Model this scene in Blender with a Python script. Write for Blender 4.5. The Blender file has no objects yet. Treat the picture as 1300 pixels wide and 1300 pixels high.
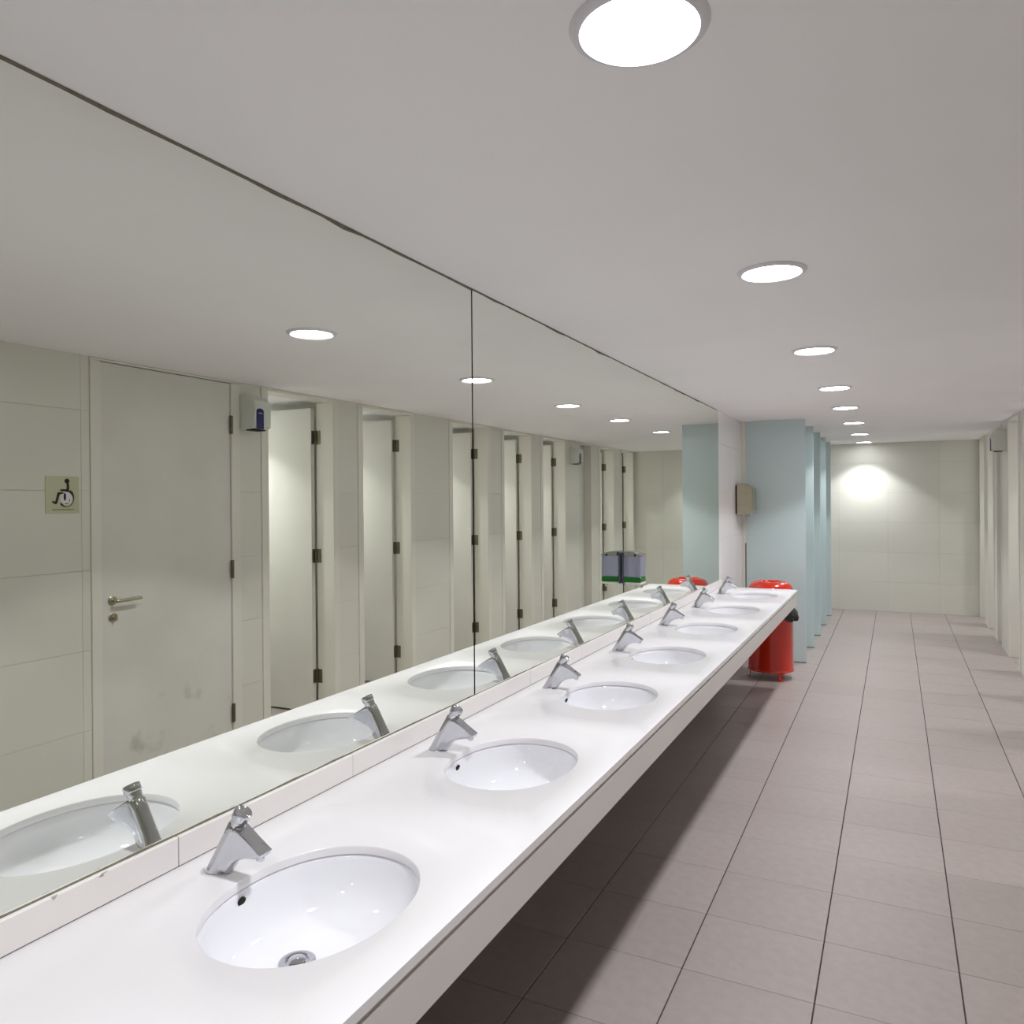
import bpy, math, random
from mathutils import Matrix, Vector

random.seed(7)
scene = bpy.context.scene
COL = scene.collection

# ------------------------------------------------------------------ camera
cam_data = bpy.data.cameras.new('camera')
cam = bpy.data.objects.new('camera', cam_data)
COL.objects.link(cam)
_r = Vector((0.8935723, 0.4488565, -0.0075107))
_u = Vector((0.0051295, 0.0065207, 0.9999656))
_f = Vector((-0.4488901, 0.8935800, -0.0035243))
M = Matrix.Identity(4)
for i in range(3):
    M[i][0] = _r[i]; M[i][1] = _u[i]; M[i][2] = -_f[i]
M.translation = Vector((1.37138, 0.0, 1.6))
cam.matrix_world = M
cam_data.sensor_width = 36.0
cam_data.lens = 974.855 / 1300 * 36.0
cam_data.shift_x = (650 - 645.80) / 1300
cam_data.shift_y = -(650 - 638.93) / 1300
cam_data.clip_start = 0.02
cam_data.clip_end = 60
scene.camera = cam

# ------------------------------------------------------------------ light and exposure
LAMP_W = 63.0           # corridor downlights
STALL_W = 60.0          # downlights inside the stalls
DISC = 34.0              # brightness of the visible lamp diffuser
HALF = 53.0             # cut-off half angle of the downlights (degrees)
world = bpy.data.worlds.new('world')
scene.world = world
world.use_nodes = True
world.node_tree.nodes['Background'].inputs[0].default_value = (0.0, 0.0, 0.0, 1)
vs = scene.view_settings
vs.view_transform = 'Standard'
vs.look = 'None'
vs.gamma = 1.0
vs.use_curve_mapping = False
vs.exposure = 0.0
cy = scene.cycles
cy.use_denoising = True
cy.max_bounces = 14
cy.diffuse_bounces = 7
cy.glossy_bounces = 6
cy.transmission_bounces = 6
cy.sample_clamp_indirect = 4.0
cy.blur_glossy = 0.6

# ------------------------------------------------------------------ dimensions (metres)
H = 2.372               # ceiling
WR = 2.390              # corridor face of the right wall
YE = 12.012             # end wall
YB = -2.80              # wall behind the camera
XS = 4.00               # back wall of the stalls
DEPTH = 0.160           # thickness of the right wall
ZC = 0.828              # counter top
XF = 0.638              # counter front
ZF = 0.705              # lower edge of the fascia
YC0, YC1 = -0.20, 6.880  # counter ends
ZM = 0.893              # lower edge of the mirror
YM = 6.810              # far end of the mirror
SINK_Y = [1.166 + 0.866 * i for i in range(7)]
LIGHT_Y = [-1.80, -0.30, 1.22, 2.735, 4.285, 5.81, 7.125, 8.60, 10.16, 11.660]

# ------------------------------------------------------------------ materials
def lin(c):
    return tuple(((v / 255) / 12.92 if v / 255 <= 0.04045 else ((v / 255 + 0.055) / 1.055) ** 2.4) for v in c) + (1.0,)

def mat(name, col, rough=0.5, metal=0.0, coat=0.0, var=0.0, scale=6.0, bump=0.0, bscale=60.0, spec=0.5, rand=0.0, col2=None, detail=4.0):
    m = bpy.data.materials.new(name)
    m.use_nodes = True
    nt = m.node_tree
    b = nt.nodes['Principled BSDF']
    b.inputs['Roughness'].default_value = rough
    b.inputs['Metallic'].default_value = metal
    b.inputs['Coat Weight'].default_value = coat
    b.inputs['Coat Roughness'].default_value = 0.06
    b.inputs['Specular IOR Level'].default_value = spec
    c = lin(col)
    b.inputs['Base Color'].default_value = c
    tc = nt.nodes.new('ShaderNodeTexCoord')
    out = None
    if var or col2:
        n = nt.nodes.new('ShaderNodeTexNoise')
        n.inputs['Scale'].default_value = scale
        n.inputs['Detail'].default_value = detail
        nt.links.new(tc.outputs['Object'], n.inputs['Vector'])
        r = nt.nodes.new('ShaderNodeMapRange')
        r.inputs['From Min'].default_value = 0.3
        r.inputs['From Max'].default_value = 0.7
        nt.links.new(n.outputs['Fac'], r.inputs['Value'])
        mx = nt.nodes.new('ShaderNodeMix'); mx.data_type = 'RGBA'
        d = lin(col2) if col2 else tuple(v * (1 - var) for v in c[:3]) + (1,)
        mx.inputs[6].default_value = c
        mx.inputs[7].default_value = d
        nt.links.new(r.outputs['Result'], mx.inputs[0])
        out = mx.outputs[2]
    if rand:
        oi = nt.nodes.new('ShaderNodeObjectInfo')
        r2 = nt.nodes.new('ShaderNodeMapRange')
        r2.inputs['To Min'].default_value = 1 - rand
        r2.inputs['To Max'].default_value = 1 + rand
        nt.links.new(oi.outputs['Random'], r2.inputs['Value'])
        hs = nt.nodes.new('ShaderNodeHueSaturation')
        nt.links.new(r2.outputs['Result'], hs.inputs['Value'])
        if out: nt.links.new(out, hs.inputs['Color'])
        else: hs.inputs['Color'].default_value = c
        out = hs.outputs['Color']
    if out: nt.links.new(out, b.inputs['Base Color'])
    if bump:
        n = nt.nodes.new('ShaderNodeTexNoise')
        n.inputs['Scale'].default_value = bscale
        n.inputs['Detail'].default_value = 3
        nt.links.new(tc.outputs['Object'], n.inputs['Vector'])
        bp = nt.nodes.new('ShaderNodeBump')
        bp.inputs['Strength'].default_value = bump
        bp.inputs['Distance'].default_value = 0.002
        nt.links.new(n.outputs['Fac'], bp.inputs['Height'])
        nt.links.new(bp.outputs['Normal'], b.inputs['Normal'])
    return m

MT = {}
MT['ceiling'] = mat('ceiling_paint', (247, 246, 247), 0.85, var=0.03, scale=1.4, bump=0.15, bscale=180)
MT['wall'] = mat('wall_tile_glaze', (220, 219, 209), 0.30, var=0.03, scale=2.2, rand=0.015, bump=0.04, bscale=5)
MT['white_tile'] = mat('white_wall_tile', (238, 235, 236), 0.22, var=0.02, scale=3, rand=0.01)
MT['grout'] = mat('wall_grout', (192, 190, 178), 0.9, var=0.1, scale=30)
MT['paint'] = mat('door_paint', (226, 224, 214), 0.38, var=0.03, scale=3, bump=0.03, bscale=20)
MT['leaf'] = mat('door_leaf_paint', (222, 221, 213), 0.42, col2=(214, 213, 205), scale=2.5, bump=0.03, bscale=20)
MT['stall'] = mat('stall_wall_paint', (228, 228, 224), 0.5, var=0.03, scale=2)
MT['floor'] = mat('floor_porcelain', (163, 152, 148), 0.42, var=0.09, scale=26, rand=0.03, bump=0.06, bscale=140, detail=8)
MT['fgrout'] = mat('floor_grout', (72, 64, 62), 0.95, var=0.2, scale=40)
MT['counter'] = mat('solid_surface_white', (229, 227, 230), 0.22, var=0.012, scale=4)
MT['fascia'] = mat('fascia_white', (212, 208, 206), 0.35, var=0.02, scale=4)
MT['splash'] = mat('backsplash_white', (236, 232, 230), 0.3, var=0.02, scale=8, rand=0.01)
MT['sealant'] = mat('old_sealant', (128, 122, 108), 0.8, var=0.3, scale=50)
MT['black_gap'] = mat('black_joint', (28, 26, 20), 0.8, var=0.2, scale=50)
MT['ceramic'] = mat('vitreous_china', (233, 233, 238), 0.03, coat=0.5, var=0.008, scale=3)
MT['chrome'] = mat('chrome', (205, 206, 212), 0.10, metal=1.0, var=0.05, scale=20)
MT['brushed'] = mat('brushed_steel', (190, 184, 164), 0.30, metal=1.0, var=0.1, scale=25)
MT['hinge'] = mat('hinge_steel', (128, 124, 106), 0.45, metal=0.9, var=0.2, scale=60)
MT['darkpanel'] = mat('shade_darkened_wall', (92, 86, 82), 0.5, var=0.1, scale=6)  # dark tone chosen for the under-counter shade, wall itself unseen
MT['bluegrey'] = mat('blue_grey_plastic', (84, 86, 104), 0.3, var=0.1, scale=20)
MT['dark'] = mat('dark_hole', (14, 13, 12), 0.8, var=0.1, scale=40)
MT['glass_part'] = mat('frosted_blue_glass', (213, 229, 230), 0.24, coat=0.35, var=0.02, scale=1.5)
MT['glass_edge'] = mat('polished_glass_edge', (206, 224, 222), 0.2, var=0.03, scale=8)
MT['red'] = mat('red_enamel', (198, 38, 12), 0.16, coat=0.35, var=0.06, scale=5)
MT['bag'] = mat('black_bin_bag', (8, 8, 10), 0.18, var=0.3, scale=30, bump=0.5, bscale=40)
MT['plastic_w'] = mat('white_plastic', (214, 218, 210), 0.35, var=0.02, scale=6)
MT['blue'] = mat('dark_blue_window', (26, 30, 96), 0.25, var=0.15, scale=20)
MT['print'] = mat('pale_print', (168, 172, 204), 0.5, var=0.1, scale=60)
MT['signplate'] = mat('sign_acrylic', (196, 196, 166), 0.25, coat=0.3, var=0.03, scale=10)
MT['signblack'] = mat('sign_black', (16, 15, 14), 0.4, var=0.2, scale=40)
MT['signwhite'] = mat('sign_white', (226, 224, 222), 0.4, var=0.03, scale=40)
MT['signtext'] = mat('sign_text', (128, 124, 92), 0.5, var=0.1, scale=40)
MT['ring'] = mat('downlight_trim', (225, 223, 228), 0.35, var=0.03, scale=20)

def scuffed_material():
    m = mat('scuffed_door_paint', (222, 221, 213), 0.42, col2=(214, 213, 205), scale=2.5, bump=0.03, bscale=20)
    nt = m.node_tree; b = nt.nodes['Principled BSDF']
    src = b.inputs['Base Color'].links[0].from_socket
    tc = nt.nodes.new('ShaderNodeTexCoord')
    n = nt.nodes.new('ShaderNodeTexNoise'); n.inputs['Scale'].default_value = 5.5; n.inputs['Detail'].default_value = 6
    nt.links.new(tc.outputs['Object'], n.inputs['Vector'])
    r = nt.nodes.new('ShaderNodeMapRange'); r.inputs['From Min'].default_value = 0.60; r.inputs['From Max'].default_value = 0.74; r.inputs['To Max'].default_value = 0.35
    nt.links.new(n.outputs['Fac'], r.inputs['Value'])
    sp = nt.nodes.new('ShaderNodeSeparateXYZ'); nt.links.new(tc.outputs['Object'], sp.inputs[0])
    z = nt.nodes.new('ShaderNodeMapRange'); z.inputs['From Min'].default_value = 0.75; z.inputs['From Max'].default_value = 0.45
    nt.links.new(sp.outputs['Z'], z.inputs['Value'])
    mu = nt.nodes.new('ShaderNodeMath'); mu.operation = 'MULTIPLY'
    nt.links.new(r.outputs['Result'], mu.inputs[0]); nt.links.new(z.outputs['Result'], mu.inputs[1])
    mx = nt.nodes.new('ShaderNodeMix'); mx.data_type = 'RGBA'
    nt.links.new(mu.outputs[0], mx.inputs[0]); nt.links.new(src, mx.inputs[6]); mx.inputs[7].default_value = lin((120, 116, 106))
    nt.links.new(mx.outputs[2], b.inputs['Base Color'])
    return m
MT['leaf_scuffed'] = scuffed_material()

def mirror_material():
    m = bpy.data.materials.new('silvered_mirror'); m.use_nodes = True
    nt = m.node_tree; nt.nodes.clear()
    o = nt.nodes.new('ShaderNodeOutputMaterial'); g = nt.nodes.new('ShaderNodeBsdfGlossy')
    n = nt.nodes.new('ShaderNodeTexNoise'); n.inputs['Scale'].default_value = 0.7
    tc = nt.nodes.new('ShaderNodeTexCoord'); nt.links.new(tc.outputs['Object'], n.inputs['Vector'])
    mx = nt.nodes.new('ShaderNodeMix'); mx.data_type = 'RGBA'
    mx.inputs[6].default_value = (0.900, 0.925, 0.865, 1)
    mx.inputs[7].default_value = (0.910, 0.932, 0.875, 1)
    nt.links.new(n.outputs['Fac'], mx.inputs[0]); nt.links.new(mx.outputs[2], g.inputs['Color'])
    g.inputs['Roughness'].default_value = 0.0
    nt.links.new(g.outputs[0], o.inputs['Surface'])
    return m
MT['mirror'] = mirror_material()

def frosted_material():
    m = MT['glass_part']; nt = m.node_tree
    b = nt.nodes['Principled BSDF']; o = [n for n in nt.nodes if n.type == 'OUTPUT_MATERIAL'][0]
    t = nt.nodes.new('ShaderNodeBsdfTranslucent'); t.inputs['Color'].default_value = lin((222, 236, 238))
    ms = nt.nodes.new('ShaderNodeMixShader'); ms.inputs[0].default_value = 0.20
    nt.links.new(b.outputs[0], ms.inputs[1]); nt.links.new(t.outputs[0], ms.inputs[2])
    nt.links.new(ms.outputs[0], o.inputs['Surface'])
frosted_material()

def emission_material():
    m = bpy.data.materials.new('lit_diffuser'); m.use_nodes = True
    nt = m.node_tree; nt.nodes.clear()
    o = nt.nodes.new('ShaderNodeOutputMaterial'); e = nt.nodes.new('ShaderNodeEmission')
    e.inputs['Color'].default_value = (0.965, 0.972, 1.0, 1); e.inputs['Strength'].default_value = DISC
    nt.links.new(e.outputs[0], o.inputs['Surface'])
    return m
MT['emit'] = emission_material()

def clear_plastic(name, col, rough, alpha_mix):
    m = bpy.data.materials.new(name); m.use_nodes = True
    nt = m.node_tree
    b = nt.nodes['Principled BSDF']; o = [n for n in nt.nodes if n.type == 'OUTPUT_MATERIAL'][0]
    n = nt.nodes.new('ShaderNodeTexNoise'); n.inputs['Scale'].default_value = 18
    tc = nt.nodes.new('ShaderNodeTexCoord'); nt.links.new(tc.outputs['Object'], n.inputs['Vector'])
    mx = nt.nodes.new('ShaderNodeMix'); mx.data_type = 'RGBA'
    c = lin(col); mx.inputs[6].default_value = c; mx.inputs[7].default_value = tuple(v * 0.92 for v in c[:3]) + (1,)
    nt.links.new(n.outputs['Fac'], mx.inputs[0]); nt.links.new(mx.outputs[2], b.inputs['Base Color'])
    b.inputs['Roughness'].default_value = rough
    t = nt.nodes.new('ShaderNodeBsdfTransparent'); t.inputs['Color'].default_value = lin(tuple(min(255, v + 60) for v in col))
    ms = nt.nodes.new('ShaderNodeMixShader'); ms.inputs[0].default_value = alpha_mix
    nt.links.new(b.outputs[0], ms.inputs[1]); nt.links.new(t.outputs[0], ms.inputs[2])
    nt.links.new(ms.outputs[0], o.inputs['Surface'])
    return m
MT['smoke'] = clear_plastic('smoky_clear_plastic', (176, 178, 200), 0.12, 0.5)
MT['soap'] = clear_plastic('green_liquid_soap', (30, 118, 44), 0.15, 0.15)

# ------------------------------------------------------------------ mesh helpers
class MB:
    def __init__(s):
        s.v = []; s.f = []; s.m = []; s.mi = 0
    def add(s, vs, fs):
        o = len(s.v); s.v += [tuple(p) for p in vs]
        for f in fs:
            s.f.append(tuple(i + o for i in f)); s.m.append(s.mi)
        return s
    def box(s, x0, x1, y0, y1, z0, z1):
        v = [(x0, y0, z0), (x1, y0, z0), (x1, y1, z0), (x0, y1, z0), (x0, y0, z1), (x1, y0, z1), (x1, y1, z1), (x0, y1, z1)]
        return s.add(v, [(3, 2, 1, 0), (4, 5, 6, 7), (0, 1, 5, 4), (1, 2, 6, 5), (2, 3, 7, 6), (3, 0, 4, 7)])
    def bbox(s, x0, x1, y0, y1, z0, z1, b=0.003):
        """box with all edges chamfered"""
        cx, cyy, cz = (x0 + x1) / 2, (y0 + y1) / 2, (z0 + z1) / 2
        hx, hy, hz = (x1 - x0) / 2, (y1 - y0) / 2, (z1 - z0) / 2
        b = min(b, hx * .9, hy * .9, hz * .9)
        vs = []; idx = {}
        for sx in (-1, 1):
            for sy in (-1, 1):
                for sz in (-1, 1):
                    for k in range(3):
                        d = [hx - b, hy - b, hz - b]; d[k] = (hx, hy, hz)[k]
                        idx[(sx, sy, sz, k)] = len(vs)
                        vs.append((cx + sx * d[0], cyy + sy * d[1], cz + sz * d[2]))
        fs = []
        S = (-1, 1)
        for k in range(3):
            a, c = [(1, 2), (2, 0), (0, 1)][k]
            for sg in S:
                q = []
                for (p, r) in ((-1, -1), (1, -1), (1, 1), (-1, 1)):
                    t = [0, 0, 0]; t[k] = sg; t[a] = p; t[c] = r
                    q.append(idx[(t[0], t[1], t[2], k)])
                fs.append(q if sg > 0 else q[::-1])
        for k in range(3):  # edges along axis k
            a, c = [(1, 2), (2, 0), (0, 1)][k]
            for p in S:
                for r in S:
                    t0 = [0, 0, 0]; t1 = [0, 0, 0]
                    t0[k] = -1; t1[k] = 1
                    t0[a] = t1[a] = p; t0[c] = t1[c] = r
                    q = [idx[tuple(t0) + (a,)], idx[tuple(t1) + (a,)], idx[tuple(t1) + (c,)], idx[tuple(t0) + (c,)]]
                    fs.append(q if p * r < 0 else q[::-1])
        for sx in S:
            for sy in S:
                for sz in S:
                    q = [idx[(sx, sy, sz, 0)], idx[(sx, sy, sz, 1)], idx[(sx, sy, sz, 2)]]
                    fs.append(q if sx * sy * sz > 0 else q[::-1])
        return s.add(vs, fs)
    def rings(s, rings, cap0=True, cap1=True):
        """loft closed rings (equal count)"""
        n = len(rings[0]); vs = [p for r in rings for p in r]; fs = []
        for i in range(len(rings) - 1):
            for j in range(n):
                k = (j + 1) % n
                fs.append((i * n + j, i * n + k, (i + 1) * n + k, (i + 1) * n + j))
        if cap0: fs.append(tuple(range(n))[::-1])
        if cap1: fs.append(tuple((len(rings) - 1) * n + j for j in range(n)))
        return s.add(vs, fs)
    def lathe(s, prof, c=(0, 0, 0), n=32, axis=Vector((0, 0, 1)), cap0=True, cap1=True):
        """prof: list of (radius, height) along axis"""
        ax = Vector(axis).normalized()
        t = Vector((1, 0, 0)) if abs(ax.x) < 0.9 else Vector((0, 1, 0))
        e1 = (t - ax * t.dot(ax)).normalized(); e2 = ax.cross(e1)
        c = Vector(c)
        R = []
        for (r, h) in prof:
            R.append([tuple(c + ax * h + e1 * (r * math.cos(2 * math.pi * j / n)) + e2 * (r * math.sin(2 * math.pi * j / n))) for j in range(n)])
        return s.rings(R, cap0, cap1)
    def prism(s, poly, a0, a1, plane='xz'):
        """extrude polygon; plane xz -> along y ; yz -> along x ; xy -> along z"""
        def P(u, w, a):
            return {'xz': (u, a, w), 'yz': (a, u, w), 'xy': (u, w, a)}[plane]
        n = len(poly)
        vs = [P(u, w, a0) for u, w in poly] + [P(u, w, a1) for u, w in poly]
        fs = [tuple(range(n)), tuple(range(n, 2 * n))[::-1]] + [(j, n + j, n + (j + 1) % n, (j + 1) % n) for j in range(n)]
        return s.add(vs, fs)
    def tube(s, pts, r, n=10):
        pts = [Vector(p) for p in pts]; R = []
        for i, p in enumerate(pts):
            d = (pts[min(i + 1, len(pts) - 1)] - pts[max(i - 1, 0)]).normalized()
            t = Vector((0, 0, 1)) if abs(d.z) < 0.9 else Vector((1, 0, 0))
            e1 = (t - d * t.dot(d)).normalized(); e2 = d.cross(e1)
            rr = r[i] if isinstance(r, (list, tuple)) else r
            R.append([tuple(p + e1 * (rr * math.cos(2 * math.pi * j / n)) + e2 * (rr * math.sin(2 * math.pi * j / n))) for j in range(n)])
        return s.rings(R)
    def mesh(s, name, mats, smooth=None):
        me = bpy.data.meshes.new(name)
        me.from_pydata(s.v, [], s.f)
        for m in (mats if isinstance(mats, (list, tuple)) else [mats]):
            me.materials.append(MT[m])
        for p, k in zip(me.polygons, s.m): p.material_index = k
        me.validate(); me.update()
        import bmesh
        bm = bmesh.new(); bm.from_mesh(me)
        bmesh.ops.recalc_face_normals(bm, faces=bm.faces)
        bm.to_mesh(me); bm.free()
        if smooth is not None:
            me.shade_smooth(); me.set_sharp_from_angle(angle=math.radians(smooth))
        return me
    def build(s, name, mats, parent=None, smooth=None, loc=None):
        return place(name, s.mesh(name, mats, smooth), parent, loc)

def place(name, me, parent=None, loc=None):
    o = bpy.data.objects.new(name, me)
    COL.objects.link(o)
    if loc: o.location = loc
    if parent: o.parent = parent
    return o

def tag(o, label=None, cat=None, group=None, kind=None):
    if label: o['label'] = label
    if cat: o['category'] = cat
    if group: o['group'] = group
    if kind: o['kind'] = kind
    return o

def thing(name, loc, label, cat, group=None, kind=None):
    o = bpy.data.objects.new(name, None)
    o.empty_display_size = 0.1
    o.location = loc
    COL.objects.link(o)
    return tag(o, label, cat, group, kind)

def copy_tree(o, parent=None):
    c = o.copy(); COL.objects.link(c)
    if parent: c.parent = parent
    for ch in list(o.children): copy_tree(ch, c)
    return c

def ell(cx, cyy, z, a, b, n=64, e=2.0):
    pts = []
    for j in range(n):
        t = 2 * math.pi * j / n
        c, s = math.cos(t), math.sin(t)
        pts.append((cx + a * math.copysign(abs(c) ** (2 / e), c), cyy + b * math.copysign(abs(s) ** (2 / e), s), z))
    return pts

# ================================================================== SETTING
ROW = 0.417             # wall tile height
def rows():
    z = 0.0; k = 0
    while z < H - 0.01:
        yield k, z, min(z + ROW, H)
        z += ROW; k += 1

tile_cache = {}
def wall_tile(parent, x0, x1, y0, y1, z0, z1, mt='wall'):
    g = 0.0006
    dims = (round(x1 - x0, 4), round(y1 - y0, 4), round(z1 - z0, 4), mt)
    if dims not in tile_cache:
        m = MB(); ax = [dims[0], dims[1], dims[2]]
        thin = 0 if ax[0] < ax[1] else 1
        gx, gy = (0, g) if thin == 0 else (g, 0)
        m.bbox(gx, ax[0] - gx, gy, ax[1] - gy, g, ax[2] - g, 0.0007)
        tile_cache[dims] = m.mesh('tile', mt)
    return place('tile', tile_cache[dims], parent, (x0, y0, z0))

# ---- floor with single tiles
floor = MB().box(-0.02, XS + 0.1, YB - 0.1, YE + 0.1, -0.12, -0.004).build('floor', 'fgrout')
tag(floor, 'grey porcelain tiled floor of the long washroom', 'floor', kind='structure')
TX, TY = 0.4217, 0.3810
xj = [0.0] + [0.2934 + TX * k for k in range(5)] + [WR + 0.02]
y0 = 2.597 - TY * 13
nrow = int(math.ceil((YE - y0) / TY))
fl_cache = {}
for i in range(6):
    w = round(xj[i + 1] - xj[i], 4)
    for k in range(nrow):
        ya = y0 + TY * k; yb = min(ya + TY, YE)
        key = (w, round(yb - ya, 4))
        if key not in fl_cache:
            fl_cache[key] = MB().bbox(0.0022, key[0] - 0.0022, 0.0011, key[1] - 0.0011, -0.010, 0.0, 0.0012).mesh('tile', 'floor')
        place('tile', fl_cache[key], floor, (xj[i], ya, 0))
# floor finish inside the stalls and behind the camera
MB().bbox(WR + 0.02, XS, YB, YE, -0.012, -0.0005, 0.001).build('stall_floor_finish', 'floor', floor)
MB().bbox(0.0, WR + 0.02, YB, y0, -0.012, -0.0005, 0.001).build('entrance_floor_finish', 'floor', floor)

# ---- ceiling
ceiling = MB().box(-0.25, XS + 0.1, YB - 0.1, YE + 0.1, H, H + 0.1).build('ceiling', 'ceiling')
tag(ceiling, 'smooth painted ceiling with a row of round downlights', 'ceiling', kind='structure')

# ---- end wall
wall_end = MB().box(-0.25, XS + 0.1, YE + 0.006, YE + 0.16, 0, H).build('wall_end', 'grout')
tag(wall_end, 'pale tiled end wall lit by an arc of light', 'wall', kind='structure')
ex = [0.0, 0.03, 0.66, 1.29, 1.92, WR + 0.06]
for k, za, zb in rows():
    for i in range(len(ex) - 1):
        wall_tile(wall_end, ex[i], ex[i + 1], YE, YE + 0.008, za, zb)

# ---- wall behind the camera, stall back wall
tag(MB().box(-0.25, XS + 0.1, YB - 0.15, YB, 0, H).build('wall_back', 'wall'), 'plain white wall at the near end of the washroom', 'wall', kind='structure')
tag(MB().box(XS, XS + 0.12, YB, YE, 0, H).build('wall_stalls', 'stall'), 'white wall at the back of the toilet stalls', 'wall', kind='structure')

# ---- left wall (behind mirror and basins), tiled beyond the mirror
wall_left = MB().box(-0.20, -0.012, YB, YM + 0.002, 0, H).box(-0.20, -0.006, YM + 0.002, YE, 0, H).build('wall_left', 'grout')
tag(wall_left, 'white tiled wall beyond the mirror, with the hand dryer', 'wall', kind='structure')
for k, za, zb in rows():
    ys = [YM + 0.004, 7.44, 7.935, 8.78, 9.6, 10.43, 11.26, YE]
    for i in range(len(ys) - 1):
        wall_tile(wall_left, -0.008, 0.0, ys[i], ys[i + 1], za, zb, 'white_tile')
# unseen lower wall, coloured dark to deepen the shade under the counter
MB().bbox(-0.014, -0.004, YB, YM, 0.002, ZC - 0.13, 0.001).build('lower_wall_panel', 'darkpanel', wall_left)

# ---- right wall: piers, door openings and stalls.  (near frame, opening near, opening far, far frame)
STALLS = [
    (3.824, 3.890, 4.555, 4.622, 2, 89.0),
    (4.853, 4.918, 5.588, 5.655, 3, 82.0),
    (6.232, 6.300, 7.000, 7.068, 4, 90.0),
    (7.310, 7.375, 8.060, 8.125, 5, 90.0),
    (8.330, 8.397, 9.080, 9.140, 6, 90.0),
    (10.330, 10.400, 10.980, 11.045, 7, 91.0),
    (11.300, 11.365, 11.930, 11.995, 8, 91.0),
]
NICHE = (9.600, 9.640, 10.020, 10.060)
DOOR1 = (2.608, 2.670, 3.566, 3.640)
openings = sorted([(DOOR1[0], DOOR1[3])] + [(s[0], s[3]) for s in STALLS] + [(NICHE[0], NICHE[3])])
piers = []; c0 = YB
for a, b in openings:
    piers.append((c0, a)); c0 = b
piers.append((c0, YE))
core = MB()
for a, b in piers:
    if b - a > 0.005: core.box(WR + 0.006, WR + DEPTH, a, b, 0, H)
wall_right = core.build('wall_right', 'grout')
tag(wall_right, 'white tiled piers between the toilet doors', 'wall', kind='structure')
for n, (a, b) in enumerate(piers):
    if b - a < 0.03: continue
    if n == 0:
        cols = []; t = b - 0.048
        cols.append((t, b))
        while t > -1.6:
            cols.append((t - 0.625, t)); t -= 0.625
        cols.append((YB, t))
    else:
        cols = [(a, b)]
    for k, za, zb in rows():
        for (p, q) in cols:
            wall_tile(wall_right, WR, WR + 0.008, p, q, za, zb)

# stall partitions
pb = [(DOOR1[3] + STALLS[0][0]) / 2]
for i in range(len(STALLS) - 1):
    pb.append((STALLS[i][3] + STALLS[i + 1][0]) / 2 if i != 4 else 9.30)
pb.insert(6, 10.20)
for i, y in enumerate(sorted(set(pb + [11.17]))):
    if i and y - sorted(set(pb + [11.17]))[i - 1] < 0.2: continue
    o = MB().bbox(WR + DEPTH, XS, y - 0.03, y + 0.03, 0.0, H, 0.002).build('wall_partition', 'stall')
    tag(o, 'white partition wall between two toilet stalls behind the piers', 'wall', 'stall partitions', 'structure')

# ---- doors
def hinge_mesh():
    """origin at the pivot: plate on the jamb reveal, barrel, plate on the door edge"""
    m = MB()
    m.bbox(-0.046, -0.003, 0.0005, 0.0036, -0.052, 0.052, 0.001)
    m.lathe([(0.0075, -0.052), (0.0075, 0.052)], (0.001, -0.004, 0.0), 12)
    m.bbox(0.0068, 0.0098, -0.036, -0.002, -0.052, 0.052, 0.001)
    return m.mesh('hinge', 'hinge', 40)
HINGE = hinge_mesh()

def frame(root, f0, o0, o1, f1, top):
    b = 0.003
    x0, x1 = WR - 0.006, WR + DEPTH
    MB().bbox(x0, x1, f0 + 0.0015, o0, 0, top, b).build('jamb', 'paint', root)
    MB().bbox(x0, x1, o1, f1 - 0.0015, 0, top, b).build('jamb', 'paint', root)
    MB().bbox(x0, x1, f0 + 0.0015, f1 - 0.0015, top + 0.0005, H - 0.001, b).build('head', 'paint', root)

# closed accessible-toilet door
d1 = thing('door_1', (0, 0, 0), 'closed white door with lever handle beside the wheelchair sign', 'door', kind='structure')
frame(d1, *DOOR1, H - 0.014)
leaf = MB().bbox(WR + 0.004, WR + 0.044, DOOR1[1] + 0.003, DOOR1[2] - 0.003, 0.008, H - 0.017, 0.002).build('leaf', 'leaf_scuffed', d1)
MB().box(WR + 0.03, WR + 0.05, DOOR1[1], DOOR1[2], 0.006, H - 0.014).build('rebate', 'black_gap', d1)
for z in (2.094, 1.178, 0.267):
    m = MB(); m.lathe([(0.008, -0.058), (0.008, 0.058)], (WR - 0.006, DOOR1[2] - 0.001, z), 12)
    m.bbox(WR - 0.007, WR - 0.004, DOOR1[2] - 0.014, DOOR1[2] + 0.014, z - 0.058, z + 0.058, 0.001)
    m.build('hinge', 'hinge', leaf, 40)
hy, hz = DOOR1[1] + 0.062, 1.078
m = MB(); m.lathe([(0.026, 0.0), (0.026, 0.006), (0.022, 0.009), (0.010, 0.010), (0.010, 0.05)], (WR + 0.004, hy, hz), 28, (-1, 0, 0))
m.tube([(WR - 0.042, hy - 0.004, hz), (WR - 0.048, hy + 0.012, hz), (WR - 0.049, hy + 0.03, hz), (WR - 0.049, hy + 0.14, hz + 0.003)], [0.010, 0.010, 0.0095, 0.009], 14)
m.build('lever_handle', 'brushed', leaf, 40)
m = MB(); m.lathe([(0.026, 0.0), (0.026, 0.006), (0.021, 0.009), (0.010, 0.0095), (0.010, 0.024)], (WR + 0.004, hy + 0.002, 0.988), 28, (-1, 0, 0))
m.bbox(WR - 0.030, WR - 0.016, hy - 0.004, hy + 0.008, 0.972, 1.004, 0.002)
m.build('thumb_turn', 'brushed', leaf, 40)

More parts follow.
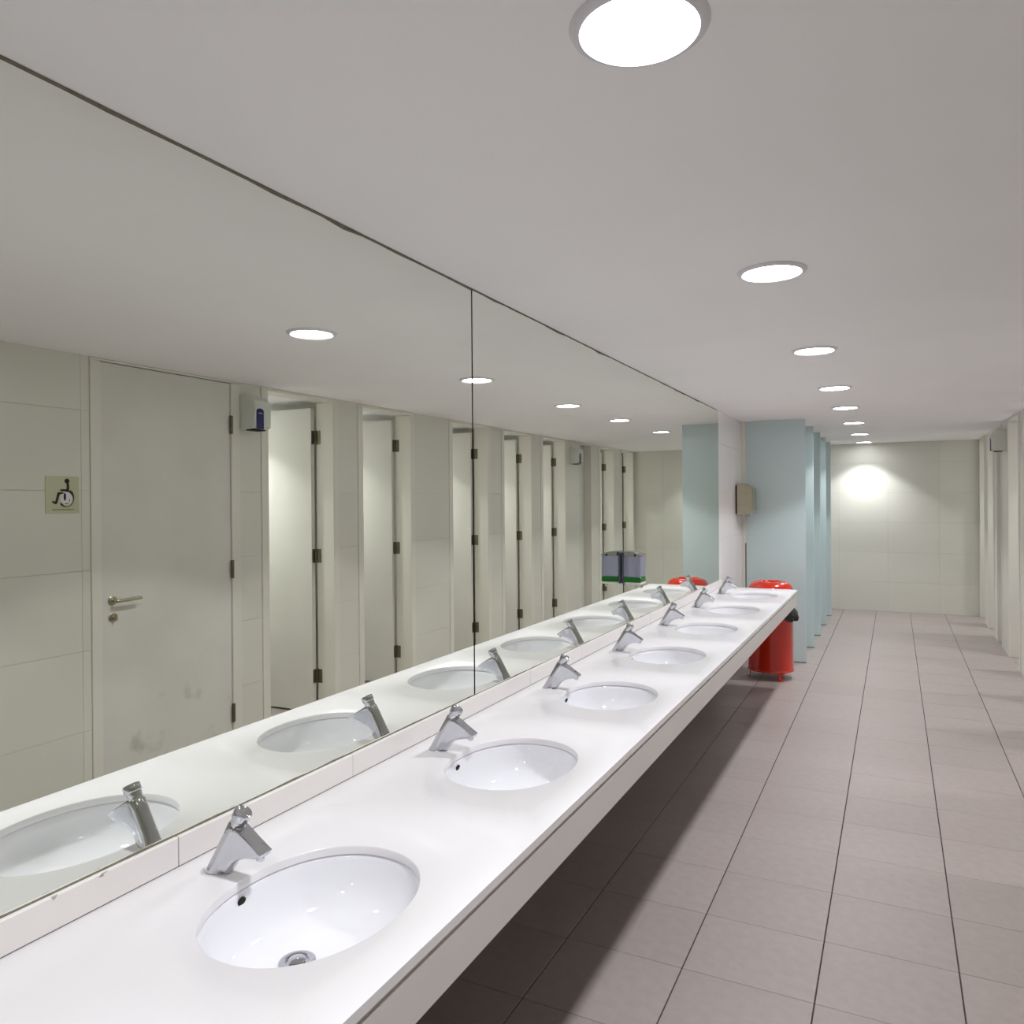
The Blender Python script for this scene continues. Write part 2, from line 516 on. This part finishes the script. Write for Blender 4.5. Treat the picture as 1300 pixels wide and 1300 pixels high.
# stall doors standing open inwards
door_labels = {
    2: 'open white stall door nearest the closed door with lever handle',
    3: 'second open white stall door from the closed door, bright gap at its hinge edge',
    4: 'third open white stall door, at the dark mirror seam in reflection',
    5: 'fourth open white stall door from the closed door',
    6: 'fifth open white stall door, just before the farther paper towel dispenser',
    7: 'open white stall door just beyond the narrow recessed panel',
    8: 'last open white stall door, next to the end wall',
}
for (f0, o0, o1, f1, num, ang) in STALLS:
    d = thing('door_%d' % num, (0, 0, 0), door_labels[num], 'door', kind='structure')
    frame(d, f0, o0, o1, f1, H - 0.022)
    hx, hyy = WR + DEPTH + 0.002, o1 - 0.004
    W = o1 - o0 - 0.006
    lf = bpy.data.objects.new('leaf', MB().bbox(0.010, W, -0.040, 0.0, 0.014, H - 0.062, 0.002).mesh('leaf', 'leaf'))
    COL.objects.link(lf); lf.parent = d
    lf.location = (hx, hyy, 0)
    lf.rotation_euler = (0, 0, math.radians(90 - ang) * -1)
    for z in (2.088, 1.192, 0.281):
        h = place('hinge', HINGE, d, (hx, hyy, z))

# narrow recessed service panel
d = thing('door_9', (0, 0, 0), 'narrow closed white panel recessed between two piers near the end wall', 'door', kind='structure')
frame(d, *NICHE, H - 0.022)
MB().bbox(WR + 0.10, WR + 0.14, NICHE[1] + 0.002, NICHE[2] - 0.002, 0.014, H - 0.03, 0.002).build('leaf', 'leaf', d)

# ================================================================== MIRRORS
def mirror(y0, y1, x, label):
    m = MB(); m.mi = 0
    z0, z1 = ZM, H - 0.0022
    t = 0.006
    v = [(x - t, y0, z0), (x, y0, z0), (x, y1, z0), (x - t, y1, z0), (x - t, y0, z1), (x, y0, z1), (x, y1, z1), (x - t, y1, z1)]
    m.add(v, [(1, 2, 6, 5)]); m.mi = 1
    m.add(v, [(3, 2, 1, 0), (4, 5, 6, 7), (0, 1, 5, 4), (2, 3, 7, 6), (3, 0, 4, 7)])
    o = m.build('wall_mirror', ['mirror', 'black_gap'])
    tag(o, label, 'mirror', 'mirror panes above the basins')
    return o
mirror(YB + 0.01, -0.186, 0.0, 'mirror pane at the near end of the wall, left of the photograph')
mirror(-0.180, 2.4375, 0.0, 'large frameless mirror pane nearest the camera, left of the dark seam')
mirror(2.4438, 5.0580, 0.0015, 'frameless mirror pane just right of the dark vertical seam')
mirror(5.0600, YM, 0.001, 'farthest frameless mirror pane, next to the white tiled wall')
# ragged sealant along the ceiling and dark seam behind the first joint
m = MB(); ys = []; y = YB + 0.02
while y < YM:
    ys.append(y); y += 0.09
top = [(yy, H - 0.0005) for yy in ys]
bot = [(yy, H - 0.0027 - (random.random() ** 5) * 0.007) for yy in ys]
m.prism(top + bot[::-1], -0.004, 0.0052, 'yz')
o = m.build('ceiling_sealant', 'sealant')
tag(o, 'ragged dark sealant line between mirror top and ceiling', 'sealant')

# ================================================================== BACKSPLASH
bs = thing('backsplash', (0, 0, ZC), 'low white tile strip between mirror and basin counter', 'backsplash')
yy = 1.1365 - 0.5855 * 3
while yy < YC1 - 0.02:
    ya, yb = max(yy, YC0), min(yy + 0.5855, YC1 + 0.004)
    if yb > YC0 + 0.05:
        MB().bbox(-0.006, 0.0125, ya + 0.0010, yb - 0.0010, 0.0018, ZM - ZC - 0.0008, 0.0018).build('tile', 'splash', bs)
    yy += 0.5855
MB().box(-0.004, 0.0105, YC0, YC1, 0.0002, 0.003).build('lower_sealant', 'sealant', bs)
m = MB(); ys = [YC0 + 0.05 * k for k in range(int((YM - YC0) / 0.05) + 1)]
m.prism([(q, ZM - ZC - 0.001) for q in ys] + [(q, ZM - ZC + 0.0006 + 0.0022 * random.random() ** 4) for q in ys[::-1]], -0.004, 0.0030, 'yz')
m.build('upper_sealant', 'sealant', bs)
for (cyy, s) in ((0.86, 1), (0.96, -1), (1.30, 1)):   # chips along the top edge
    MB().prism([(cyy, ZM - ZC - 0.0006), (cyy + 0.012, ZM - ZC - 0.0004), (cyy + 0.008 * s, ZM - ZC - 0.006), (cyy + 0.004, ZM - ZC - 0.008)], 0.0115, 0.0128, 'yz').build('chip', 'grout', bs)

# ================================================================== COUNTER
counter = thing('basin_counter', (0, 0, 0), 'long white washroom counter with seven oval basins', 'counter')
SA, SB, SXC = 0.182, 0.232, 0.357       # basin opening half axes, centre x
def counter_slab():
    m = MB(); n = 64
    zt, zb = ZC, ZC - 0.019
    xb = 0.001
    cells = []
    c = [YC0] + [SINK_Y[0] - 0.433] + [(SINK_Y[i] + SINK_Y[i + 1]) / 2 for i in range(6)] + [SINK_Y[6] + 0.433, YC1]
    m.box(xb, XF, c[0], c[1], zb, zt)
    for i in range(7):
        ya, yb = c[i + 1], c[i + 2]; yc = SINK_Y[i]
        inner = ell(SXC, yc, zt, SA, SB, n, 2.12)
        outer = []
        ang = [math.atan2(p[1] - yc, p[0] - SXC) for p in inner]
        corners = [(XF, yb), (xb, yb), (xb, ya), (XF, ya)]
        cang = [math.atan2(q[1] - yc, q[0] - SXC) for q in corners]
        for a in ang:
            dx, dy = math.cos(a), math.sin(a); t = 1e9
            if dx > 1e-9: t = min(t, (XF - SXC) / dx)
            if dx < -1e-9: t = min(t, (xb - SXC) / dx)
            if dy > 1e-9: t = min(t, (yb - yc) / dy)
            if dy < -1e-9: t = min(t, (ya - yc) / dy)
            outer.append([SXC + dx * t, yc + dy * t])
        for q, ca in zip(corners, cang):     # snap nearest outer points onto the corners
            j = min(range(n), key=lambda k: abs(math.atan2(math.sin(ang[k] - ca), math.cos(ang[k] - ca))))
            outer[j] = list(q)
        r = 0.0025
        inn2 = ell(SXC, yc, zt, SA + r, SB + r, n, 2.12)
        R = [[(p[0], p[1], zb) for p in outer], [(p[0], p[1], zt) for p in outer], inn2,
             [(p[0], p[1], zt - r) for p in inner], [(p[0], p[1], zb) for p in inner], [(p[0], p[1], zb) for p in outer]]
        m.rings(R[1:6], False, False)
        # outer side faces only along front and back
    m.box(xb, XF, c[-2], c[-1], zb, zt)
    # front edge strip closing the slab
    m.add([(XF, c[1], zt), (XF, c[-2], zt), (XF, c[-2], zb), (XF, c[1], zb)], [(0, 1, 2, 3)])
    m.add([(xb, c[1], zt), (xb, c[-2], zt), (xb, c[-2], zb), (xb, c[1], zb)], [(0, 1, 2, 3)])
    return m
counter_slab().build('slab', 'counter', counter, 50)
MB().box(XF - 0.030, XF - 0.0075, YC0, YC1 - 0.0075, ZC - 0.034, ZC - 0.0192).build('shadow_gap', 'fascia', counter)
MB().bbox(XF - 0.024, XF - 0.003, YC0, YC1 - 0.003, ZF, ZC - 0.031, 0.0015).build('fascia', 'fascia', counter)
MB().bbox(0.002, XF - 0.026, YC1 - 0.022, YC1 - 0.003, ZF, ZC - 0.030, 0.0015).build('end_panel', 'fascia', counter)
MB().box(0.02, XF - 0.03, YC1 - 0.03, YC1 - 0.012, ZC - 0.033, ZC - 0.0192).build('end_gap', 'fascia', counter)

# ================================================================== BASINS
def make_basin():
    root = thing('washbasin', (SXC, 0, ZC), '', 'basin', 'oval basins set under the counter')
    zt = -0.0195
    n = 64
    prof = [(1.045, 0.0), (1.02, -0.001), (1.0, -0.006), (0.985, -0.020), (0.955, -0.045), (0.90, -0.070), (0.80, -0.093), (0.64, -0.108), (0.44, -0.116), (0.25, -0.120), (0.13, -0.1215)]
    R = []
    for k, d in prof:
        sh = -0.055 * (1 - k) ** 1.0 if k < 1 else 0.0
        R.append(ell(sh, 0, zt + d, SA * k, SB * k, n, 2.12))
    O = []
    for k, d in prof[::-1]:
        sh = -0.055 * (1 - k) if k < 1 else 0.0
        O.append(ell(sh, 0, zt + d - 0.009 * (1 if k < 1.03 else 0.6), SA * k + 0.008, SB * k + 0.008, n, 2.12))
    m = MB(); m.rings(R + O + [R[0]], False, False)
    m.build('bowl', 'ceramic', root, 60)
    dx = -0.055 * 0.87
    dr = MB(); dr.lathe([(0.036, 0.0), (0.036, 0.003), (0.030, 0.0052), (0.0235, 0.003), (0.022, -0.012)], (dx, 0, zt - 0.1205), 36, cap1=False)
    drain = dr.build('drain', 'chrome', root, 45)
    MB().lathe([(0.0225, 0.0), (0.0225, 0.001)], (dx, 0, zt - 0.130), 28).build('drain_hole', 'dark', drain)
    pl = MB(); pl.lathe([(0.004, -0.130), (0.004, -0.116), (0.0165, -0.1155), (0.017, -0.1135), (0.013, -0.1115), (0.0, -0.111)], (dx, 0, zt), 28, cap1=False)
    pl.build('plug', 'chrome', drain, 45)
    ov = MB(); ov.lathe([(0.0095, 0.0), (0.0095, 0.004)], (-SA * 0.985 - 0.0005, -0.018, zt - 0.020), 24, (1, 0, -0.35))
    ov.build('overflow_hole', 'dark', root)
    return root
basin_labels = ['oval white basin nearest the camera with its drain showing', 'second oval white basin from the camera', 'third oval white basin from the camera',
                'fourth oval white basin from the camera', 'fifth oval white basin from the camera', 'sixth oval white basin from the camera, last but one',
                'last oval white basin, nearest the red bin']
basin = make_basin()
for i, y in enumerate(SINK_Y):
    b = basin if i == 0 else copy_tree(basin)
    b.location = (SXC, y, ZC)
    b['label'] = basin_labels[i]

# ================================================================== TAPS
def make_tap():
    """local origin at the foot, x towards the basin"""
    root = thing('push_tap', (0, 0, 0), '', 'tap', 'chrome push taps along the counter')
    n = 28
    ax = Vector((0.080, 0, 0.139)).normalized()
    # leaning column with a foot cut flat on the counter
    R = []
    L = 0.140
    for h, r in ((0.0, 0.0212), (0.003, 0.0218), (0.006, 0.0208), (0.05, 0.0196), (0.10, 0.0190), (0.119, 0.0188), (0.1215, 0.0180), (0.1235, 0.0168)):
        ring = []
        c = Vector((0.0, 0, 0.0)) + ax * h
        e2 = Vector((0, 1, 0)); e1 = e2.cross(ax)
        for j in range(n):
            t = 2 * math.pi * j / n
            p = c + e1 * (r * 1.0 * math.cos(t)) + e2 * (r * math.sin(t))
            if h < 0.02:
                w = max(0.0, 1 - h / 0.02)
                q = p - ax * ((p.z - h * 0.6) / ax.z)
                p = p.lerp(q, w if h < 0.004 else w * 0.9)
                if p.z < 0.0003: p.z = 0.0003
            ring.append(tuple(p))
        R.append(ring)
    m = MB(); m.rings(R, True, True)
    m.build('column', 'chrome', root, 50)
    # push button
    c = ax * 0.1225
    b = MB(); b.lathe([(0.0162, 0.0), (0.0162, 0.006), (0.0165, 0.0065), (0.0170, 0.016), (0.0186, 0.0175), (0.0192, 0.020), (0.0192, 0.032), (0.0182, 0.0345), (0.0150, 0.0355), (0.0140, 0.0347), (0.0, 0.0345)], c, n, ax, cap1=False)
    b.build('push_button', 'chrome', root, 40)
    # spout: flat topped arm with an arched underside reaching down to the foot
    under = [(0.136, 0.056), (0.120, 0.050), (0.102, 0.047), (0.085, 0.043), (0.069, 0.036), (0.056, 0.026), (0.047, 0.014), (0.039, 0.004), (0.020, 0.004)]
    upper = [(0.139, 0.064), (0.126, 0.0725), (0.112, 0.0815), (0.098, 0.0905), (0.085, 0.0985), (0.072, 0.1065), (0.060, 0.102), (0.044, 0.072), (0.020, 0.032)]
    R = []
    for (u, t) in zip(under, upper):
        uw = 0.0155 if t[0] > 0.06 else 0.017
        lw = 0.0125 if t[0] > 0.06 else 0.016
        u3 = Vector((u[0], 0, u[1])); t3 = Vector((t[0], 0, t[1]))
        pts = []
        for (k, w) in ((0.0, 0.55), (0.06, 0.85), (0.2, 1.0), (0.55, 1.0), (0.86, 1.08), (0.95, 1.12), (1.0, 1.0)):
            wid = (lw + (uw - lw) * k) * w
            p = u3.lerp(t3, k); pts.append((p.x, wid, p.z))
        ring = pts + [(p[0], -p[1], p[2]) for p in pts[::-1]]
        R.append(ring)
    m = MB(); m.rings(R, True, True)
    sp = m.build('spout', 'chrome', root, 35)
    MB().lathe([(0.0088, 0.0), (0.0088, 0.007), (0.0075, 0.009)], (0.124, 0, 0.054), 20, (-0.12, 0, -1)).build('aerator', 'chrome', sp, 40)
    return root
tap_labels = ['chrome push tap nearest the camera', 'second chrome push tap from the camera', 'third chrome push tap from the camera', 'fourth chrome push tap, left of the soap dispenser above',
              'fifth chrome push tap from the camera', 'sixth chrome push tap, last but one', 'last chrome push tap, nearest the red bin']
tap = make_tap()
for i, y in enumerate(SINK_Y):
    t = tap if i == 0 else copy_tree(tap)
    t.location = (0.094, y - 0.004, ZC + 0.0003)
    t['label'] = tap_labels[i]

# ================================================================== SOAP DISPENSER on the mirror
sd = thing('soap_dispenser', (0.0045, 4.16, 1.10), 'smoky clear soap dispenser with green liquid fixed to the mirror', 'soap dispenser')
MB().bbox(0.0, 0.012, -0.040, 0.050, 0.03, 0.206, 0.003).build('back_plate', 'bluegrey', sd)
m = MB(); m.bbox(0.0125, 0.112, -0.042, 0.052, 0.0685, 0.186, 0.003); m.build('tank', 'smoke', sd, 40)
MB().bbox(0.0125, 0.112, -0.042, 0.052, 0.0400, 0.068, 0.003).build('liquid_soap', 'soap', sd)
m = MB(); m.prism([(0.0185, 0.186), (0.114, 0.186), (0.114, 0.192), (0.070, 0.208), (0.0185, 0.212)], -0.045, 0.055, 'xz'); lid = m.build('lid', 'chrome', sd, 30)
MB().lathe([(0.006, 0), (0.006, 0.004)], (0.08, -0.045, 0.190), 14, (0, -1, 0)).build('lock', 'dark', lid)
m = MB(); m.bbox(0.0185, 0.112, -0.044, 0.054, 0.028, 0.0395, 0.003); m.build('base_tray', 'plastic_w', sd)
MB().lathe([(0.011, 0.0), (0.009, 0.012), (0.006, 0.022)], (0.098, 0.005, 0.028), 16, (0.15, 0, -1)).build('push_valve', 'brushed', sd, 40)

# ================================================================== HAND DRYER on the white wall
hd = thing('hand_dryer', (0.001, 7.60, 1.44), 'brushed steel hand dryer on the white tiled wall', 'hand dryer')
MB().bbox(0.0, 0.016, 0.006, 0.244, 0.012, 0.292, 0.004).build('back_plate', 'dark', hd)
prof = [(0.014, 0.0), (0.150, 0.014), (0.166, 0.028), (0.166, 0.060), (0.160, 0.075), (0.160, 0.235), (0.150, 0.265), (0.125, 0.288), (0.080, 0.303), (0.014, 0.308)]
rr = []
for (yv, k) in ((0.0, 0.93), (0.010, 0.985), (0.03, 1.0), (0.22, 1.0), (0.24, 0.985), (0.25, 0.93)):
    rr.append([(0.014 + (p[0] - 0.014) * k, yv, 0.154 + (p[1] - 0.154) * (0.5 + 0.5 * k)) for p in prof])
MB().rings(rr).build('cover', 'brushed', hd, 35)
MB().lathe([(0.028, 0.0), (0.030, 0.02), (0.024, 0.026)], (0.09, 0.125, 0.012), 24, (0.2, 0, -1)).build('air_nozzle', 'chrome', hd, 40)
MB().bbox(0.165, 0.168, 0.06, 0.19, 0.028, 0.058, 0.001).build('front_strip', 'chrome', hd)

# ================================================================== PAPER TOWEL DISPENSERS on the right wall
def towel_dispenser(y, label):
    t = thing('paper_towel_dispenser', (WR - 0.001, y, 2.068), label, 'dispenser', 'paper towel dispensers high on the right wall')
    poly = [(0.0, 0.0), (-0.118, 0.008), (-0.128, 0.02), (-0.130, 0.16), (-0.120, 0.185), (-0.09, 0.208), (-0.03, 0.226), (0.0, 0.228)]
    rr = []
    for yv, k in ((0.0, 0.95), (0.006, 1.0), (0.138, 1.0), (0.144, 0.95)):
        rr.append([(p[0] * (1 if k == 1 else 0.97), yv, 0.114 + (p[1] - 0.114) * (1 if k == 1 else 0.97)) for p in poly])
    MB().rings(rr).build('cover', 'plastic_w', t, 30)
    win = [(0.014, 0.004), (0.074, 0.004), (0.074, 0.118), (0.066, 0.130), (0.044, 0.135), (0.022, 0.130), (0.014, 0.118)]
    w = MB().prism(win, -0.1335, -0.1285, 'yz').build('window', 'blue', t)
    MB().prism([(0.027, 0.100), (0.061, 0.100), (0.061, 0.106), (0.027, 0.106)], -0.1342, -0.1334, 'yz').build('print', 'print', w)
    MB().bbox(-0.10, -0.03, 0.02, 0.124, -0.004, 0.002, 0.001).build('paper_slot', 'dark', t)
    return t
towel_dispenser(3.642, 'white paper towel dispenser with blue window beside the closed door')
towel_dispenser(9.250, 'white paper towel dispenser with blue window near the end wall')

# ================================================================== WHEELCHAIR SIGN
sg = thing('accessible_toilet_sign', (WR, 2.369, 1.553), 'square clear sign with black wheelchair symbol left of the closed door', 'sign')
X0 = -0.004
MB().bbox(X0, -0.0002, 0.0, 0.176, 0.0, 0.187, 0.001).build('plate', 'signplate', sg)
def flat(name, poly, mt, x0=X0 - 0.0012, x1=X0 + 0.0004):
    return MB().prism(poly, x0, x1, 'yz').build(name, mt, sg)
def disc(cyv, cz, r, n=28, a0=0, a1=2 * math.pi, sy=1.0):
    return [(cyv + sy * r * math.cos(a0 + (a1 - a0) * j / n), cz + r * math.sin(a0 + (a1 - a0) * j / n)) for j in range(n)]
def thick(p, w):
    L, R2 = [], []
    for i in range(len(p)):
        a = Vector(p[max(i - 1, 0)]); b = Vector(p[min(i + 1, len(p) - 1)])
        d = (b - a).normalized(); nrm = Vector((-d.y, d.x)); ww = w[i] if isinstance(w, (list, tuple)) else w
        q = Vector(p[i]); L.append(tuple(q + nrm * ww / 2)); R2.append(tuple(q - nrm * ww / 2))
    return L + R2[::-1]
wc = (0.108, 0.074)
flat('wheel_disc', disc(wc[0], wc[1], 0.033), 'signwhite', X0 - 0.0006)
arc = [(wc[0] + 0.037 * math.cos(a), wc[1] + 0.042 * math.sin(a)) for a in [math.radians(215 + 10 * k) for k in range(22)]]
flat('wheel', thick(arc, [0.010, 0.010, 0.008, 0.006, 0.005, 0.003, 0.003, 0.003, 0.003, 0.003, 0.003, 0.004, 0.004, 0.005, 0.006, 0.007, 0.009, 0.011, 0.013, 0.014, 0.014, 0.011]), 'signblack')
flat('head', disc(0.111, 0.163, 0.0125), 'signblack')
flat('torso', thick([(0.115, 0.152), (0.116, 0.135), (0.114, 0.108)], [0.012, 0.013, 0.016]), 'signblack')
flat('arm', thick([(0.077, 0.116), (0.095, 0.117), (0.114, 0.115)], 0.011), 'signblack')
flat('thigh', thick([(0.092, 0.102), (0.074, 0.101), (0.064, 0.099)], [0.006, 0.010, 0.013]), 'signblack')
flat('calf', thick([(0.067, 0.100), (0.060, 0.075), (0.053, 0.051)], 0.012), 'signblack')
flat('foot', thick([(0.056, 0.050), (0.044, 0.054), (0.034, 0.060)], [0.011, 0.010, 0.008]), 'signblack')
flat('hub_mark', disc(0.099, 0.083, 0.020, sy=0.32), 'blue')
flat('spoke', thick([(0.122, 0.074), (0.125, 0.064), (0.121, 0.056)], [0.002, 0.004, 0.002]), 'signblack')
flat('lower_spoke', thick([(0.099, 0.050), (0.108, 0.047), (0.119, 0.050)], [0.003, 0.004, 0.003]), 'signblack')
for k in range(9):
    flat('letter', [(0.034 + 0.013 * k, 0.015), (0.042 + 0.013 * k, 0.015), (0.043 + 0.013 * k, 0.021), (0.034 + 0.013 * k, 0.021)], 'signtext')

# ================================================================== FROSTED GLASS PARTITIONS
panel_labels = ['frosted pale blue glass partition nearest the counter, behind the red bin', 'second frosted glass partition, showing as a strip behind the first',
                'third frosted glass partition, middle strip of the five', 'fourth frosted glass partition, last but one', 'last frosted glass partition, nearest the end wall']
for i, y in enumerate((7.955, 8.800, 9.615, 10.440, 11.275)):
    g = thing('glass_partition', (0, y, 0), panel_labels[i], 'partition', 'frosted glass partitions')
    MB().bbox(0.042, 0.600, -0.006, 0.006, 0.006, H - 0.004, 0.002).build('pane', 'glass_part', g)
    MB().bbox(0.0, 0.042, -0.014, 0.014, 1.16, H - 0.002, 0.002).build('wall_channel', 'paint', g)
    MB().bbox(0.0, 0.030, -0.014, 0.014, 0.0, 1.155, 0.002).build('wall_channel', 'paint', g)
    MB().box(0.030, 0.042, -0.002, 0.004, 0.006, 1.155).build('gap_shade_strip', 'sealant', g)  # coloured strip standing in for the shaded open gap between channel and pane
    MB().box(0.045, 0.598, -0.003, 0.003, 0.0005, 0.006).build('floor_seal', 'black_gap', g)

# ================================================================== RED BIN
bn = thing('litter_bin', (0.372, 7.205, 0.0), 'red metal litter bin with black liner beyond the end of the counter', 'bin')
RB = 0.193
m = MB(); m.lathe([(RB - 0.006, 0.072), (RB + 0.004, 0.072), (RB + 0.006, 0.078), (RB + 0.004, 0.084), (RB, 0.088), (RB, 0.600), (RB + 0.003, 0.606), (RB - 0.004, 0.606), (RB - 0.006, 0.10), (RB - 0.03, 0.08)], n=56)
m.build('drum', 'red', bn, 40)
for a in (-56, 64, 184):
    t = math.radians(a); ca, sa = math.cos(t), math.sin(t)
    w = 0.017; q = MB()
    def leg_pt(rad, s, z): return (rad * ca - s * sa, rad * sa + s * ca, z)
    pts = []
    for (rad, z) in ((RB - 0.004, 0.115), (RB - 0.004, 0.010), (RB + 0.012, 0.0005)):
        for s_ in (-w, w):
            for dr in (0, 0.005):
                pass
    P = [(RB - 0.020, 0.078), (RB - 0.014, 0.078), (RB - 0.014, 0.006), (RB + 0.012, 0.006), (RB + 0.012, 0.0), (RB - 0.020, 0.0)]
    vs = [leg_pt(r_, -w, z_) for r_, z_ in P] + [leg_pt(r_, w, z_) for r_, z_ in P]
    k = len(P)
    q.add(vs, [tuple(range(k)), tuple(range(k, 2 * k))[::-1]] + [(j, k + j, k + (j + 1) % k, (j + 1) % k) for j in range(k)])
    q.build('leg', 'red', bn)
# liner folded over the drum
n = 72; rr = []
def bagring(base, z, amp, flare):
    out = []
    for j in range(n):
        t = 2 * math.pi * j / n
        bulge = math.exp(-((math.atan2(math.sin(t - 0.15), math.cos(t - 0.15))) / 0.5) ** 2)
        w = amp * (0.5 * math.sin(11 * t + z * 60) + 0.5 * math.sin(17 * t + 1.3 + z * 25) + 0.4 * math.sin(29 * t + z * 90))
        r_ = base + w + flare * bulge
        out.append((r_ * math.cos(t), r_ * math.sin(t), z + (0.014 * math.sin(5 * t + 0.6) + 0.008 * math.sin(13 * t)) * (1 if amp > 0.003 else 0.2) - 0.012 * bulge * (amp > 0.003)))
    return out
rr = [bagring(RB + 0.013, 0.535, 0.010, 0.030), bagring(RB + 0.013, 0.560, 0.009, 0.030), bagring(RB + 0.011, 0.590, 0.007, 0.022), bagring(RB + 0.007, 0.615, 0.003, 0.008), bagring(RB - 0.004, 0.632, 0.002, 0), bagring(RB - 0.012, 0.628, 0.002, 0), bagring(RB - 0.014, 0.58, 0.002, 0),
      bagring(RB - 0.002, 0.611, 0.0005, 0.0), bagring(RB + 0.005, 0.60, 0.0005, 0.0), bagring(RB + 0.006, 0.548, 0.002, 0.026)]
MB().rings(rr + [rr[0]], False, False).build('liner', 'bag', bn, 60)
# domed lid with round mouth, on three posts
m = MB(); m.lathe([(RB - 0.012, 0.735), (RB, 0.735), (RB + 0.004, 0.750), (RB + 0.003, 0.785), (RB - 0.008, 0.815), (RB - 0.030, 0.842), (RB - 0.060, 0.858), (RB - 0.085, 0.860), (RB - 0.098, 0.852), (RB - 0.106, 0.835), (RB - 0.110, 0.800), (RB - 0.112, 0.790), (RB - 0.100, 0.830), (RB - 0.055, 0.848), (RB - 0.015, 0.810), (RB - 0.012, 0.735)], n=56, cap0=False, cap1=False)
lid = m.build('lid', 'red', bn, 60)
MB().lathe([(RB - 0.1125, 0.798), (RB - 0.1125, 0.800)], n=40).build('ash_tray', 'red', lid)
for a in (20, 140, 260):
    t = math.radians(a)
    MB().lathe([(0.006, 0.56), (0.006, 0.742)], ((RB - 0.020) * math.cos(t), (RB - 0.020) * math.sin(t), 0), 12).build('lid_post', 'red', lid, 40)

# ================================================================== DOWNLIGHTS
def spot(parent, watts, half):
    l = bpy.data.lights.new('lamp', 'SPOT')
    l.energy = watts; l.color = (0.965, 0.975, 1.0)
    l.spot_size = math.radians(2 * half); l.spot_blend = 0.12
    l.shadow_soft_size = 0.055
    # reflector beam: strongest straight down, weaker towards the cut-off
    l.use_nodes = True
    nt = l.node_tree
    e = [n for n in nt.nodes if n.type == 'EMISSION'][0]
    tc = nt.nodes.new('ShaderNodeTexCoord'); sp = nt.nodes.new('ShaderNodeSeparateXYZ')
    ab = nt.nodes.new('ShaderNodeMath'); ab.operation = 'ABSOLUTE'
    mr = nt.nodes.new('ShaderNodeMapRange')
    mr.inputs['From Min'].default_value = 0.64; mr.inputs['From Max'].default_value = 0.90
    mr.inputs['To Min'].default_value = 0.32; mr.inputs['To Max'].default_value = 1.0
    nt.links.new(tc.outputs['Normal'], sp.inputs[0]); nt.links.new(sp.outputs['Z'], ab.inputs[0])
    nt.links.new(ab.outputs[0], mr.inputs['Value']); nt.links.new(mr.outputs['Result'], e.inputs['Strength'])
    o = bpy.data.objects.new('lamp', l); COL.objects.link(o)
    o.parent = parent; o.location = (0, 0, -0.065)
    return o
def make_downlight():
    root = thing('downlight', (0, 0, H), '', 'ceiling light')
    MB().lathe([(0.0895, -0.0005), (0.0975, -0.0105), (0.101, -0.0105), (0.104, -0.0085), (0.112, -0.004), (0.114, -0.0005)], n=56, cap0=False, cap1=False).build('trim_ring', 'ring', root, 40)
    MB().lathe([(0.0895, -0.0045), (0.0895, -0.0015)], n=56).build('diffuser', 'emit', root)
    return root
dl_labels = {2: 'large round downlight at the top of the photograph, nearest the camera', 3: 'second round downlight from the camera', 4: 'third round downlight from the camera',
             5: 'fourth round downlight from the camera', 6: 'fifth round downlight, level with the end of the mirror', 7: 'sixth round downlight from the camera',
             8: 'seventh round downlight, last but one before the end wall', 9: 'last round downlight, casting the arc on the end wall',
             0: 'round downlight farthest behind the camera', 1: 'round downlight just behind the camera'}
dl = make_downlight()
for i, y in enumerate(LIGHT_Y):
    d = dl if i == 0 else copy_tree(dl)
    d.location = (1.003, y, H)
    tag(d, dl_labels[i], None, 'downlights along the corridor')
lamps = [o for o in COL.objects if o.name.startswith('downlight')]
for d in lamps: spot(d, LAMP_W, HALF)
stall_words = {2: 'first open stall door', 3: 'second open stall door', 4: 'third open stall door', 5: 'fourth open stall door', 6: 'fifth open stall door', 7: 'open stall door last but one', 8: 'last open stall door by the end wall'}
for k, (f0, o0, o1, f1, num, ang) in enumerate(STALLS):
    d = copy_tree(dl)
    for ch in list(d.children):
        if ch.type == 'LIGHT': bpy.data.objects.remove(ch)
    d.location = (3.30, (o0 + o1) / 2 - 0.12, H)
    tag(d, 'round downlight in the stall ceiling behind the %s' % stall_words[num], 'ceiling light', 'downlights inside the stalls')
    spot(d, STALL_W, HALF + 4)
